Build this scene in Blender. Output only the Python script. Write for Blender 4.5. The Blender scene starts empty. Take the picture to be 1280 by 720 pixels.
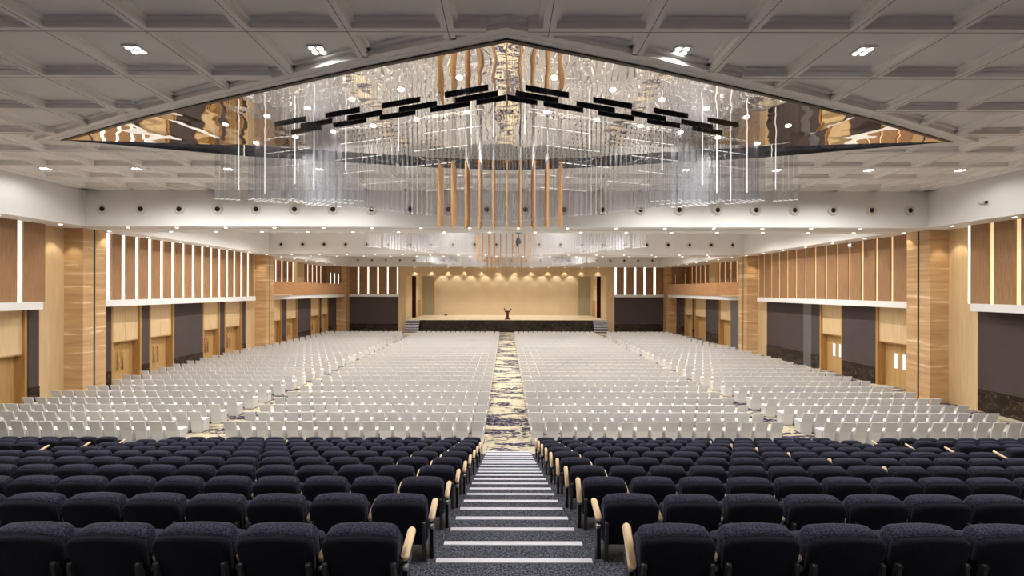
import bpy, math, random
from mathutils import Vector, Matrix
random.seed(7)
S = bpy.context.scene
COL = S.collection
pi = math.pi

# ---------------------------------------------------------------- helpers
def srgb(r, g, b):
    def f(c):
        c /= 255.0
        return c / 12.92 if c <= 0.04045 else ((c + 0.055) / 1.055) ** 2.4
    return (f(r), f(g), f(b), 1.0)

ORD = ['zeroth', 'first', 'second', 'third', 'fourth', 'fifth', 'sixth', 'seventh', 'eighth', 'ninth', 'tenth',
       'eleventh', 'twelfth', 'thirteenth', 'fourteenth', 'fifteenth', 'sixteenth', 'seventeenth', 'eighteenth',
       'nineteenth', 'twentieth', 'twenty-first', 'twenty-second', 'twenty-third', 'twenty-fourth', 'twenty-fifth']

class MB:
    """collects vertices and faces; build() links them as one mesh object"""
    def __init__(self):
        self.v, self.f, self.m, self.s = [], [], [], []
    def add(self, vs, fs, mat=0, smooth=False, T=None):
        b = len(self.v)
        if T is not None:
            vs = [tuple(T @ Vector(p)) for p in vs]
        self.v.extend(vs)
        for q in fs:
            self.f.append(tuple(b + i for i in q)); self.m.append(mat); self.s.append(smooth)
        return self
    def box(self, x0, x1, y0, y1, z0, z1, mat=0, T=None):
        vs = [(x0, y0, z0), (x1, y0, z0), (x1, y1, z0), (x0, y1, z0), (x0, y0, z1), (x1, y0, z1), (x1, y1, z1), (x0, y1, z1)]
        return self.add(vs, [(0, 3, 2, 1), (4, 5, 6, 7), (0, 1, 5, 4), (1, 2, 6, 5), (2, 3, 7, 6), (3, 0, 4, 7)], mat, False, T)
    def quad(self, a, b, c, d, mat=0):
        return self.add([a, b, c, d], [(0, 1, 2, 3)], mat)
    def prism(self, poly, h0, h1, axis='z', mat=0, T=None, smooth=False):
        n = len(poly)
        def P(p, h):
            return (p[0], p[1], h) if axis == 'z' else ((h, p[0], p[1]) if axis == 'x' else (p[0], h, p[1]))
        vs = [P(p, h0) for p in poly] + [P(p, h1) for p in poly]
        fs = [tuple(range(n - 1, -1, -1)), tuple(range(n, 2 * n))]
        self.add(vs, fs, mat, False, T)
        b = len(self.v) - 2 * n
        for i in range(n):
            j = (i + 1) % n
            self.f.append((b + i, b + j, b + n + j, b + n + i)); self.m.append(mat); self.s.append(smooth)
        return self
    def cyl(self, p, q, r, n=10, r2=None, mat=0, T=None, smooth=True):
        p, q = Vector(p), Vector(q)
        d = (q - p).normalized()
        u = d.orthogonal().normalized(); w = d.cross(u)
        r2 = r if r2 is None else r2
        vs = [tuple(p + (u * math.cos(2 * pi * i / n) + w * math.sin(2 * pi * i / n)) * r) for i in range(n)]
        vs += [tuple(q + (u * math.cos(2 * pi * i / n) + w * math.sin(2 * pi * i / n)) * r2) for i in range(n)]
        self.add(vs, [tuple(range(n - 1, -1, -1)), tuple(range(n, 2 * n))], mat, False, T)
        b = len(self.v) - 2 * n
        for i in range(n):
            j = (i + 1) % n
            self.f.append((b + i, b + j, b + n + j, b + n + i)); self.m.append(mat); self.s.append(smooth)
        return self
    def loft(self, rings, mat=0, smooth=True, cap=True, T=None):
        n = len(rings[0]); vs = [p for r in rings for p in r]; fs = []
        for k in range(len(rings) - 1):
            for i in range(n):
                j = (i + 1) % n
                fs.append((k * n + i, k * n + j, (k + 1) * n + j, (k + 1) * n + i))
        if cap:
            fs.append(tuple(range(n - 1, -1, -1))); fs.append(tuple((len(rings) - 1) * n + i for i in range(n)))
        return self.add(vs, fs, mat, smooth, T)
    def lathe(self, prof, n=16, mat=0, T=None, smooth=True):
        rings = [[(r * math.cos(2 * pi * i / n), r * math.sin(2 * pi * i / n), z) for i in range(n)] for r, z in prof]
        return self.loft(rings, mat, smooth, True, T)
    def mesh(self, name, mats):
        me = bpy.data.meshes.new(name)
        me.from_pydata(self.v, [], self.f)
        for m in (mats if isinstance(mats, (list, tuple)) else [mats]):
            me.materials.append(m)
        me.polygons.foreach_set('material_index', self.m)
        me.polygons.foreach_set('use_smooth', self.s)
        me.update()
        return me
    def build(self, name, mats, parent=None):
        return link(name, self.mesh(name, mats), parent)

def link(name, data, parent=None, loc=None, rot=None):
    o = bpy.data.objects.new(name, data)
    COL.objects.link(o)
    if parent is not None: o.parent = parent
    if loc: o.location = loc
    if rot: o.rotation_euler = rot
    return o
def tag(o, label=None, cat=None, group=None, kind=None):
    if label: o['label'] = label
    if cat: o['category'] = cat
    if group: o['group'] = group
    if kind: o['kind'] = kind
    return o
def thing(name, label, cat, loc=(0, 0, 0), rz=0, group=None):
    o = link(name, None, None, loc, (0, 0, rz))
    o.empty_display_size = .1
    return tag(o, label, cat, group)
def struct(name, mb, mats, parent=None):
    o = mb.build(name, mats, parent)
    if parent is None: o['kind'] = 'structure'
    return o

# ---------------------------------------------------------------- materials
def new_mat(name):
    m = bpy.data.materials.new(name); m.use_nodes = True
    nt = m.node_tree
    return m, nt, nt.nodes['Principled BSDF']
def N(nt, t, **kw):
    n = nt.nodes.new(t)
    for k, v in kw.items():
        if k in n.inputs: n.inputs[k].default_value = v
        else: setattr(n, k, v)
    return n
def ramp(nt, stops):
    r = nt.nodes.new('ShaderNodeValToRGB'); e = r.color_ramp.elements
    while len(e) < len(stops): e.new(0.5)
    for x, (p, c) in zip(e, stops): x.position = p; x.color = c
    return r
def coords(nt, scale=(1, 1, 1), kind='Object'):
    tc = nt.nodes.new('ShaderNodeTexCoord'); mp = nt.nodes.new('ShaderNodeMapping')
    mp.inputs['Scale'].default_value = scale
    nt.links.new(tc.outputs[kind], mp.inputs[0])
    return mp.outputs[0]
def plain(name, c, rough=.6, metal=0, spec=.4, var=.06, scale=6):
    m, nt, b = new_mat(name)
    v = coords(nt)
    no = N(nt, 'ShaderNodeTexNoise', Scale=scale, Detail=3.0); nt.links.new(v, no.inputs['Vector'])
    lo = tuple(x * (1 - var) for x in c[:3]) + (1,); hi = tuple(min(1, x * (1 + var)) for x in c[:3]) + (1,)
    r = ramp(nt, [(.3, lo), (.7, hi)]); nt.links.new(no.outputs['Fac'], r.inputs[0])
    nt.links.new(r.outputs[0], b.inputs['Base Color'])
    b.inputs['Roughness'].default_value = rough; b.inputs['Metallic'].default_value = metal
    b.inputs['Specular IOR Level'].default_value = spec
    return m
def grain(name, c0, c1, scale, rough=.45, detail=5, dist=.4, spec=.4, c2=None):
    m, nt, b = new_mat(name)
    v = coords(nt, scale)
    no = N(nt, 'ShaderNodeTexNoise', Scale=1.0, Detail=detail, Distortion=dist); nt.links.new(v, no.inputs['Vector'])
    st = [(.3, c0), (.7, c1)] if c2 is None else [(.28, c0), (.6, c1), (.68, c2), (.72, c1)]
    r = ramp(nt, st); nt.links.new(no.outputs['Fac'], r.inputs[0])
    nt.links.new(r.outputs[0], b.inputs['Base Color'])
    b.inputs['Roughness'].default_value = rough; b.inputs['Specular IOR Level'].default_value = spec
    return m
def emit(name, c, s):
    m, nt, b = new_mat(name)
    b.inputs['Base Color'].default_value = c
    b.inputs['Emission Color'].default_value = c; b.inputs['Emission Strength'].default_value = s
    return m

M = {}
M['ceil'] = plain('ceiling_paint', srgb(245, 242, 238), .7, var=.02, scale=.7)
M['white'] = plain('white_paint', srgb(224, 222, 219), .7, var=.015, scale=.5)
M['joint'] = plain('beam_joint', srgb(128, 118, 108), .8)
M['dark_trim'] = plain('bronze_trim', srgb(70, 58, 48), .35, .6)
M['slat'] = grain('walnut_slat', srgb(128, 94, 65), srgb(168, 130, 94), (60, 60, 1.2), .5, 4)
M['cream'] = grain('cream_veneer', srgb(202, 174, 130), srgb(216, 188, 146), (9, 9, .6), .5, 4)
M['door'] = grain('door_veneer', srgb(176, 140, 88), srgb(194, 158, 104), (14, 14, .7), .45, 4)
M['frame'] = grain('door_frame_veneer', srgb(160, 118, 66), srgb(184, 144, 90), (14, 14, .7), .45, 4)
M['stone'] = grain('honey_stone', srgb(176, 138, 96), srgb(202, 166, 120), (.3, .3, 4.2), .3, 7, .9, .5, srgb(232, 208, 170))
M['balcony'] = grain('balcony_veneer', srgb(166, 118, 78), srgb(192, 144, 100), (1.5, 1.5, 22), .45, 4)
M['taupe'] = plain('taupe_acoustic_panel', srgb(78, 68, 66), .8, var=.05, scale=1.2, spec=.2)
M['grey_metal'] = plain('grey_metal_cladding', srgb(120, 118, 122), .4, .5)
M['black'] = plain('black_metal', srgb(24, 24, 26), .4, .3)
M['bracket'] = plain('dark_grey_metal', srgb(72, 70, 68), .35, .5)
M['copper'] = plain('copper_handle', srgb(190, 120, 80), .25, .9)
M['silver'] = plain('silver_metal', srgb(150, 150, 152), .3, .8)
M['nosing'] = plain('aluminium_nosing', srgb(222, 222, 232), .3, .2, .6)
M['beech'] = grain('beech_armrest', srgb(218, 184, 142), srgb(236, 208, 170), (30, 4, 30), .4, 4)
M['chair'] = plain('white_chair_cover', srgb(215, 213, 211), .75, var=.02, scale=3, spec=.3)
M['chair_foot'] = plain('black_chair_glide', srgb(22, 21, 24), .5)
M['curtain'] = plain('maroon_curtain', srgb(74, 18, 16), .85, var=.25, scale=8)
M['stage_wood'] = plain('stage_boards', srgb(230, 212, 184), .35, var=.05, scale=1)
M['stage_wall'] = plain('stage_wall_panel', srgb(212, 194, 162), .7, var=.03, scale=.5)
M['olive'] = plain('olive_glass_panel', srgb(168, 164, 140), .3, var=.05, scale=.8)
M['lectern'] = grain('mahogany', srgb(84, 32, 16), srgb(120, 54, 30), (20, 20, 2), .35)
M['flower'] = plain('white_flower', srgb(240, 236, 230), .8)
M['leaf'] = plain('dark_leaf', srgb(34, 40, 26), .7)
M['rod_wood'] = grain('oak_rod', srgb(186, 136, 86), srgb(210, 162, 108), (40, 40, 2), .45)
M['hole'] = plain('vent_throat', srgb(16, 15, 15), .6)
M['vent'] = plain('vent_ring', srgb(214, 208, 198), .5)
M['strip_white'] = emit('white_light_strip', srgb(255, 246, 232), 1.7)
M['strip_warm'] = emit('warm_light_strip', srgb(255, 222, 172), .6)
M['lamp'] = emit('lamp_glass', srgb(255, 250, 242), 9.0)
M['tiny_lamp'] = emit('small_lamp_glass', srgb(255, 246, 232), 8.0)
M['slit'] = emit('lit_door_glass', srgb(186, 218, 238), .8)
M['tip'] = plain('frosted_tip', srgb(240, 240, 240), .6)
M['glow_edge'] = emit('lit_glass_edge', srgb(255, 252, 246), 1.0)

# black marble with pale veins
m, nt, b = new_mat('black_marble')
v = coords(nt, (.6, .6, .9))
no = N(nt, 'ShaderNodeTexNoise', Scale=1.5, Detail=8.0, Distortion=1.6); nt.links.new(v, no.inputs['Vector'])
r = ramp(nt, [(.3, srgb(22, 16, 13)), (.492, srgb(46, 36, 30)), (.5, srgb(116, 96, 76)), (.508, srgb(44, 33, 27)), (.8, srgb(26, 20, 17))])
nt.links.new(no.outputs['Fac'], r.inputs[0]); nt.links.new(r.outputs[0], b.inputs['Base Color'])
b.inputs['Roughness'].default_value = .18
M['marble'] = m

# patterned hall carpet: beige with navy drifts
m, nt, b = new_mat('hall_carpet')
v = coords(nt, (.42, 1.2, 1)); nt.nodes['Mapping'].inputs['Rotation'].default_value = (0, 0, .12)
n1 = N(nt, 'ShaderNodeTexNoise', Scale=1.0, Detail=3.0, Distortion=1.0); nt.links.new(v, n1.inputs['Vector'])
v2 = coords(nt, (5, 15, 1))
n2 = N(nt, 'ShaderNodeTexNoise', Scale=1.0, Detail=4.0, Distortion=.6); nt.links.new(v2, n2.inputs['Vector'])
mx = N(nt, 'ShaderNodeMath', operation='MULTIPLY_ADD'); mx.inputs[1].default_value = .6
nt.links.new(n2.outputs['Fac'], mx.inputs[0]); nt.links.new(n1.outputs['Fac'], mx.inputs[2])
beige, navy, lilac = srgb(192, 180, 154), srgb(32, 30, 58), srgb(96, 92, 120)
r = ramp(nt, [(.42, beige), (.80, beige), (.815, navy), (.86, navy), (.875, lilac), (.89, navy), (.96, navy), (.975, beige)])
nt.links.new(mx.outputs[0], r.inputs[0]); nt.links.new(r.outputs[0], b.inputs['Base Color'])
b.inputs['Roughness'].default_value = .95; b.inputs['Specular IOR Level'].default_value = .1
M['carpet'] = m

def speckle(name, lo, hi, scale, rough=.95, bump=.0, p0=.42, p1=.66):
    m, nt, b = new_mat(name)
    v = coords(nt)
    no = N(nt, 'ShaderNodeTexNoise', Scale=scale, Detail=3.0, Roughness=.7); nt.links.new(v, no.inputs['Vector'])
    r = ramp(nt, [(p0, lo), (p1, hi)]); nt.links.new(no.outputs['Fac'], r.inputs[0])
    nt.links.new(r.outputs[0], b.inputs['Base Color'])
    b.inputs['Roughness'].default_value = rough; b.inputs['Specular IOR Level'].default_value = .15
    return m, nt, b
M['tier_carpet'] = speckle('charcoal_tier_carpet', srgb(30, 31, 38), srgb(112, 112, 124), 55)[0]
def fabric(name, lo, hi, scale):
    m, nt, b = speckle(name, lo, hi, scale)
    b.inputs['Sheen Weight'].default_value = .10; b.inputs['Sheen Roughness'].default_value = .4
    b.inputs['Sheen Tint'].default_value = srgb(150, 150, 190)
    return m
M['navy_fabric'] = fabric('navy_seat_fabric', srgb(12, 12, 19), srgb(72, 72, 90), 110)
M['back_fabric'] = fabric('dark_seat_back_fabric', srgb(16, 16, 22), srgb(34, 34, 46), 150)

# rippled ceiling mirror
m, nt, b = new_mat('rippled_mirror')
b.inputs['Base Color'].default_value = srgb(232, 226, 218); b.inputs['Metallic'].default_value = 1; b.inputs['Roughness'].default_value = .015
v = coords(nt, (1, 1, 1))
no = N(nt, 'ShaderNodeTexNoise', Scale=1.1, Detail=.6, Distortion=.2); nt.links.new(v, no.inputs['Vector'])
bp = N(nt, 'ShaderNodeBump', Strength=1.0, Distance=.019); nt.links.new(no.outputs['Fac'], bp.inputs['Height'])
nt.links.new(bp.outputs[0], b.inputs['Normal'])
M['mirror'] = m
m, nt, b = new_mat('painted_reflection_fascia')  # reflection of the dark seats is put into this colour
v = coords(nt, (3, 3, 3)); no = N(nt, 'ShaderNodeTexNoise', Scale=2.0, Detail=5.0, Distortion=1.5); nt.links.new(v, no.inputs['Vector'])
r = ramp(nt, [(.45, srgb(14, 14, 18)), (.62, srgb(40, 40, 58))]); nt.links.new(no.outputs['Fac'], r.inputs[0])
nt.links.new(r.outputs[0], b.inputs['Base Color']); b.inputs['Roughness'].default_value = .15
M['fascia'] = m
# clear acrylic: mostly see-through with a glossy skin
m, nt, b = new_mat('clear_acrylic')
out = nt.nodes['Material Output']
tr = N(nt, 'ShaderNodeBsdfTransparent'); tr.inputs[0].default_value = (.97, .97, .98, 1)
b.inputs['Base Color'].default_value = srgb(240, 242, 246); b.inputs['Roughness'].default_value = .2; b.inputs['Metallic'].default_value = .0
lw = N(nt, 'ShaderNodeLayerWeight', Blend=.25)
ma = N(nt, 'ShaderNodeMath', operation='MULTIPLY_ADD'); ma.inputs[1].default_value = .30; ma.inputs[2].default_value = .07
nt.links.new(lw.outputs['Facing'], ma.inputs[0])
mix = N(nt, 'ShaderNodeMixShader'); nt.links.new(ma.outputs[0], mix.inputs[0])
nt.links.new(tr.outputs[0], mix.inputs[1]); nt.links.new(b.outputs[0], mix.inputs[2]); nt.links.new(mix.outputs[0], out.inputs['Surface'])
M['acrylic'] = m

# ---------------------------------------------------------------- main dimensions
CAM_Z = 5.5
ZC = 10.22            # underside of the coffer beams
ZT = ZC + .165            # coffer tops
ZS = 8.5              # soffit underside
XS = 20.05            # inner face of the side soffits
XW = 21.4             # slat plane
XD = 21.8             # wall plane under the ledge
XP = 20.8             # pilaster face
Y0, YF = -9.0, 61.0   # rear wall, proscenium wall
PIL = [(22.6, 23.9), (39.8, 41.2)]
COP, LIT = 'copper-handle side', 'lit-slit-door side'

# ---------------------------------------------------------------- floor, tiers, stair
f = MB(); f.box(-24.5, 24.5, Y0 - .3, 75, -.2, 0)
struct('floor', f, M['carpet'])

TIER = 1.11; RISE = .29
def ye(k): return 4.24 + TIER * (k - 1)          # front edge of tier k
def zt(k): return 3.02 - RISE * (k - 1)          # top of tier k
t = MB()
for k in range(-10, 11):
    y0 = ye(k - 1) if k > -10 else Y0
    t.box(-20.6, 20.6, y0, ye(k), max(0, zt(k) - .4), zt(k))
t.box(-20.6, 20.6, Y0, ye(9), 0, .2)
struct('floor_tiers', t, M['tier_carpet'])
def half_steps(xa, xb, name, ks):
    st = MB()
    for k in ks:
        z = zt(k) - RISE / 2
        st.box(xa, xb, ye(k) - .02, ye(k) + .55, z - .3 if z > .3 else 0, z)
    if 10 in ks:
        st.box(xa, xb, ye(10) + .5, ye(10) + 1.1, 0, .12)
    s = struct(name, st, M['tier_carpet'])
    for k in ks:
        lst = [(ye(k), zt(k)), (ye(k) + .55, zt(k) - RISE / 2)]
        if k == 10: lst.append((ye(k) + 1.1, .12))
        for y, z in lst:
            n = MB()
            n.box(xa + .02, xb - .02, y - .062, y + .006, z, z + .006)
            n.box(xa + .02, xb - .02, y, y + .008, z - .028, z + .002)
            o = n.build('nosing_strip', M['nosing'], s); o['label'] = 'bright metal stair nosing'
half_steps(-.66, .81, 'stairs', range(0, 11))
half_steps(-11.1, -9.75, 'stairs', range(6, 11))
half_steps(9.32, 10.65, 'stairs', range(6, 11))

# ---------------------------------------------------------------- theatre seats
def outline(w0, w1, h, crown, rad, n=6):
    """bottom-width w0, top-width w1, rounded top corners, crowned top; points (x, z)"""
    pts = [(-w0 / 2 + .02, 0), (w0 / 2 - .02, 0), (w0 / 2, .02)]
    for i in range(n + 1):
        a = (pi / 2) * i / n
        pts.append((w1 / 2 - rad + rad * math.cos(a), h - rad + rad * math.sin(a)))
    for i in range(1, 6):
        u = 1 - 2 * i / 6.0
        pts.append(((w1 / 2 - rad) * u, h + crown * (1 - u * u)))
    for i in range(n + 1):
        a = pi / 2 + (pi / 2) * i / n
        pts.append((-w1 / 2 + rad + rad * math.cos(a), h - rad + rad * math.sin(a)))
    pts.append((-w0 / 2, .02))
    return pts
def slab(mb, out, levels, T, h):
    rings = []
    for y, ins in levels:
        cz = h * .5
        w = max(abs(p[0]) for p in out)
        rings.append([(p[0] * (1 - ins / w), y, cz + (p[1] - cz) * (1 - ins / cz)) for p in out])
    rings = [list(reversed(r)) for r in rings]
    mb.loft(rings, 0, True, True, T)
TB = Matrix.Translation((0, .09, .42)) @ Matrix.Rotation(math.radians(13), 4, 'X')
h = .425
mb = MB(); slab(mb, outline(.475, .502, h, .010, .065), [(-.014, .022), (-.008, .008), (.006, .0), (.045, 0)], TB, h)
ME_SHELL = mb.mesh('back_panel', M['back_fabric'])
h2 = .437
mb = MB(); slab(mb, outline(.47, .492, h2, .010, .07), [(.03, .0), (.08, -.002), (.13, .003), (.155, .016), (.168, .05)], TB, h2)
ME_CUSH = mb.mesh('back_cushion', M['navy_fabric'])
TSEAT = Matrix.Translation((0, .20, .36)) @ Matrix.Rotation(math.radians(-8), 4, 'X')
mb = MB(); slab(mb, outline(.44, .42, .36, .01, .06), [(.05, .02), (.06, .004), (.12, 0), (.15, .01), (.165, .05)], TSEAT, .36)
ME_SEAT = mb.mesh('seat', M['navy_fabric'])
mb = MB()
n = 8; L = .29; wv = .029
st = [(wv * math.cos(pi + pi * i / n), wv * math.sin(pi + pi * i / n)) for i in range(n + 1)] + \
     [(wv * math.cos(pi * i / n), L - 2 * wv + wv * math.sin(pi * i / n)) for i in range(n + 1)]
mb.loft([[(x * s, y, z) for x, y in st] for z, s in ((0, .8), (.006, 1), (.024, 1), (.030, .8))], 0, True, True)
ME_ARM = mb.mesh('armrest', M['beech'])
mb = MB()
mb.box(-.018, .018, .10, .20, .02, .60); mb.box(-.018, .018, .10, .26, .56, .625)
mb.prism([(.02, 0), (.36, 0), (.30, .035), (.08, .035)], -.024, .024, 'x')
ME_STAND = mb.mesh('stand', M['black'])
mb = MB(); mb.cyl((-.025, .095, .59), (.025, .095, .59), .024, 10); ME_KNOB = mb.mesh('pivot_cap', M['silver'])
mb = MB()
mb.add([(-.02, .05, .22), (.02, .05, .22), (.02, .10, .22), (-.02, .10, .22), (-.013, -.004, .655), (.013, -.004, .655), (.013, .04, .655), (-.013, .04, .655)],
       [(0, 3, 2, 1), (4, 5, 6, 7), (0, 1, 5, 4), (1, 2, 6, 5), (2, 3, 7, 6), (3, 0, 4, 7)])
mb.cyl((-.016, .012, .655), (.016, .012, .655), .018, 8)
ME_BRK = mb.mesh('hinge_bracket', M['bracket'])
mb = MB(); mb.box(-.262, .262, .14, .30, .20, .26); mb.box(-.262, .262, .08, .36, .262, .275)
ME_BEAM = mb.mesh('support_beam', M['bracket'])

PITCH = .5625
n_seats = 0
def theatre_seat(x, k, arms, label, raised=()):
    """arms: sides (-1/+1) that carry an armrest; raised: those whose armrest stands tilted up"""
    global n_seats
    n_seats += 1
    y = 3.15 + TIER * (k - 1) - .11
    jit = random.uniform(-.008, .008)
    o = thing('theatre_seat', label, 'seat', (x, y + jit, zt(k)), 0, 'navy theatre seats on the tiers')
    link('back_panel', ME_SHELL, o); link('back_cushion', ME_CUSH, o); link('seat', ME_SEAT, o)
    link('support_beam', ME_BEAM, o)
    for s in (-1, 1):
        link('hinge_bracket', ME_BRK, o, (s * .225, 0, 0))
    for s in arms:
        xa = s * PITCH / 2
        q = link('stand', ME_STAND, o, (xa, 0, 0)); link('pivot_cap', ME_KNOB, q)
        up = s in raised and k >= 4 and abs(x) > 3
        a = link('armrest', ME_ARM, o, (xa, .11, .60 if s in raised else .645), (math.radians(78 if up else 50 if s in raised else 13), 0, 0))
        a['label'] = 'pale wood armrest tilted up' if s in raised else 'pale wood armrest'
    return o
F = 575.0
for k in range(1, 11):
    y = 3.15 + TIER * (k - 1)
    xmax = 640 * y / F + .15
    up = 'lowest tier' if k == 10 else ORD[11 - k] + ' tier up'
    for side, x0, nmax in ((-1, -.69, 16), (1, .86, 15)):
        sd = COP if side < 0 else LIT
        for i in range(nmax):
            x = x0 + side * PITCH * (i + .5)
            if abs(x) - .3 > xmax: break
            arms = [-side] + ([side] if i == nmax - 1 else [])
            raised = []
            if side > 0 and i == 0 and k != 2: raised = [-1]
            if side > 0 and i == 8 and 4 <= k <= 9: raised = [-1]
            if side < 0 and i == 9 and k >= 9: raised = [1]
            if i == 0:
                lab = f'navy theatre seat with wooden armrest beside the steps, {up}, {sd}'
            elif raised:
                lab = f'navy seat with upright wooden armrest, {ORD[i+1]} from steps, {up}, {sd}'
            else:
                lab = f'navy theatre seat, {ORD[i+1]} from the steps, {up}, {sd}'
            theatre_seat(x, k, arms, lab, raised)
    for side, x0 in ((-1, -11.1), (1, 10.65)):
        sd = COP if side < 0 else LIT
        for i in range(9):
            x = x0 + side * PITCH * (i + .5)
            if abs(x) - .3 > xmax: break
            lab = f'navy theatre seat, {ORD[i+1]} in beyond the outer steps, {up}, {sd}'
            theatre_seat(x, k, [-side], lab)

# ---------------------------------------------------------------- white banquet chairs
def chair_meshes():
    W = .445
    b_ = MB()   # backrest: slab from the floor, splayed a little at the top
    prof = [(0.0, .01), (-.014, .25), (-.045, .47), (-.155, .815), (-.162, .842)]
    wid = [.37, .38, .40, .435, .435]
    th = [.05, .05, .05, .042, .042]
    rings = []
    for (y, z), w, t_ in zip(prof, wid, th):
        rings.append([(-w / 2, y, z), (w / 2, y, z), (w / 2, y + t_, z), (-w / 2, y + t_, z)])
    b_.loft(rings, 0, False, True)
    s_ = MB()   # seat with its skirt down to the floor
    rings = []
    for z, w, y0, y1 in ((.012, .41, .06, .42), (.25, .41, .06, .42), (.43, .44, .045, .445), (.468, .445, .04, .45), (.482, .42, .04, .43)):
        rings.append([(-w / 2, y0, z), (w / 2, y0, z), (w / 2, y1, z), (-w / 2, y1, z)])
    s_.loft(rings, 0, False, True)
    g_ = MB()
    for s in (-1, 1):
        g_.box(s * .215 - .012, s * .215 + .012, 0, .47, 0, .022)
    g_.box(-.215, .215, .45, .47, 0, .022)
    return b_, s_, g_
CB, CS, CG = chair_meshes()
ME_CB, ME_CS, ME_CG = CB.mesh('backrest', M['chair']), CS.mesh('seat', M['chair']), CG.mesh('sled_base', M['chair_foot'])
ROWS = [16.4, 17.65, 18.8, 19.98, 21.22, 22.45, 23.85]
while ROWS[-1] < 51.5: ROWS.append(ROWS[-1] + 1.27)
cp = .548
spots = []
for ri, y in enumerate(ROWS):
    lim_l = 21.2
    if 21.6 < y < 24.3 or 38.7 < y < 41.6: lim_l = 20.5
    if y > 41.6: lim_l = 20.4
    lim_r = 18.95 if y < 40 else 18.6
    dx = random.uniform(-.06, .06)
    for i in range(17):
        spots.append((ri, -.75 - cp * (i + .5) + random.uniform(-.01, .01), y, 'inner', i, -1))
        spots.append((ri, .86 + .53 * (i + .5) + random.uniform(-.01, .01), y, 'inner', i, 1))
    i = 0
    while 11.6 + cp * (i + 1) < lim_l:
        spots.append((ri, -(11.6 + cp * (i + .5)) + random.uniform(-.01, .01), y, 'outer', i, -1)); i += 1
    i = 0
    while 11.25 + .54 * (i + 1) < lim_r + .2:
        spots.append((ri, 11.25 + .54 * (i + .5) + random.uniform(-.01, .01), y, 'outer', i, 1)); i += 1
bulk = MB(); n_ind = 0
for ri, x, y, blk, i, side in spots:
    rz = math.radians(random.uniform(-1.6, 1.6)); yy = y + random.uniform(-.025, .025)
    inview = abs(x) < 640 * y / F + .2
    if inview and n_ind < 300 and ri <= 4 and not (ri == 4 and blk == 'outer'):
        sd = COP if side < 0 else LIT
        rw = 'rearmost row' if ri == 0 else ORD[ri + 1] + ' row from rear'
        if blk == 'inner':
            pos = 'edging the patterned centre aisle' if i == 0 else (ORD[i + 1] + ' from the centre aisle')
        else:
            pos = 'just beyond the side aisle' if i == 0 else (ORD[i + 1] + ' beyond the side aisle')
        o = thing('banquet_chair', f'white banquet chair, {pos}, {rw}, {sd}', 'chair', (x, yy, 0), rz, 'white chairs set out in rows')
        link('backrest', ME_CB, o); link('seat', ME_CS, o); link('sled_base', ME_CG, o)
        n_ind += 1
    else:
        T = Matrix.Translation((x, yy, 0)) @ Matrix.Rotation(rz, 4, 'Z')
        for src, mi in ((CB, 0), (CS, 0), (CG, 1)):
            bulk.add(src.v, src.f, mi, False, T)
o = bulk.build('white_chair_rows', [M['chair'], M['chair_foot']])
tag(o, 'rows of white banquet chairs filling the hall towards the stage', 'chairs', None, 'stuff')

# ---------------------------------------------------------------- side walls
def wy(s, off, X=XD):           # along-hall distance of a wall point, from the photograph's offset in pixels
    return F * X / off
ZLB, ZLT = 4.58, 4.92           # ledge
def slat_row(wall, s, y0, y1, X, pitch, gap, strip_mat, z0=ZLT, z1=ZS, first_gap=True):
    """wood panels with lit gaps between them, on the wall at side s"""
    y = y0
    while y < y1 - .05:
        if first_gap or y > y0:
            g = MB(); g.box(min(s * X, s * (X + .02)), max(s * X, s * (X + .02)), y, min(y + gap, y1), z0, z1)
            g.build('light_strip', strip_mat, wall)
            ya = y + gap
        else: ya = y
        yb = min(y + pitch, y1)
        if yb - ya > .08:
            p = MB(); p.box(min(s * (X - .10), s * (X + .02)), max(s * (X - .10), s * (X + .02)), ya, yb, z0, z1)
            p.build('slat_panel', M['slat'], wall)
        y += pitch
door_no = 0
def double_door(s, y0, y1, handles=None, slits=0, top=2.5, hz=ZLB):
    """recessed double door with the veneer panels over it"""
    global door_no
    door_no += 1
    xd = XD + .42
    def bx(mb, xa, xb, ya, yb, za, zb): mb.box(min(s * xa, s * xb), max(s * xa, s * xb), ya, yb, za, zb)
    fr = MB()
    bx(fr, XD - .04, xd + .06, y0, y0 + .12, 0, hz); bx(fr, XD - .04, xd + .06, y1 - .12, y1, 0, hz)
    bx(fr, XD + .1, xd + .06, y0 + .12, y1 - .12, top, top + .06)
    d = struct(f'door_{door_no}', fr, M['frame'])
    ym = (y0 + y1) / 2
    for a, b_ in ((y0 + .12, ym - .006), (ym + .006, y1 - .12)):
        lf = MB(); bx(lf, xd, xd + .05, a, b_, .01, top); leaf = lf.build('door_leaf', M['door'], d)
        hp = MB(); bx(hp, XD + .08, XD + .14, a, b_, top + .06, hz); hp.build('header_panel', M['cream'], d)
        gap_ = .28 if slits else .16
        near_mid = (b_ - gap_) if b_ < ym else (a + gap_)
        if handles:
            hd = MB()
            hd.cyl((s * (xd - .07), near_mid, .85), (s * (xd - .07), near_mid, 1.95), .03, 8)
            for z in (1.0, 1.8): hd.cyl((s * (xd - .07), near_mid, z), (s * (xd + .01), near_mid, z), .015, 6)
            hd.build('pull_handle', M['copper'], leaf)
        if slits:
            if slits == 2 or b_ > ym + .1:
                gl = MB(); bx(gl, xd - .012, xd + .01, near_mid - .10, near_mid + .10, 1.08, 1.92)
                q = gl.build('glass_slit', M['slit'], leaf); q['label'] = 'glowing pale glass slit'
    return d
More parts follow.
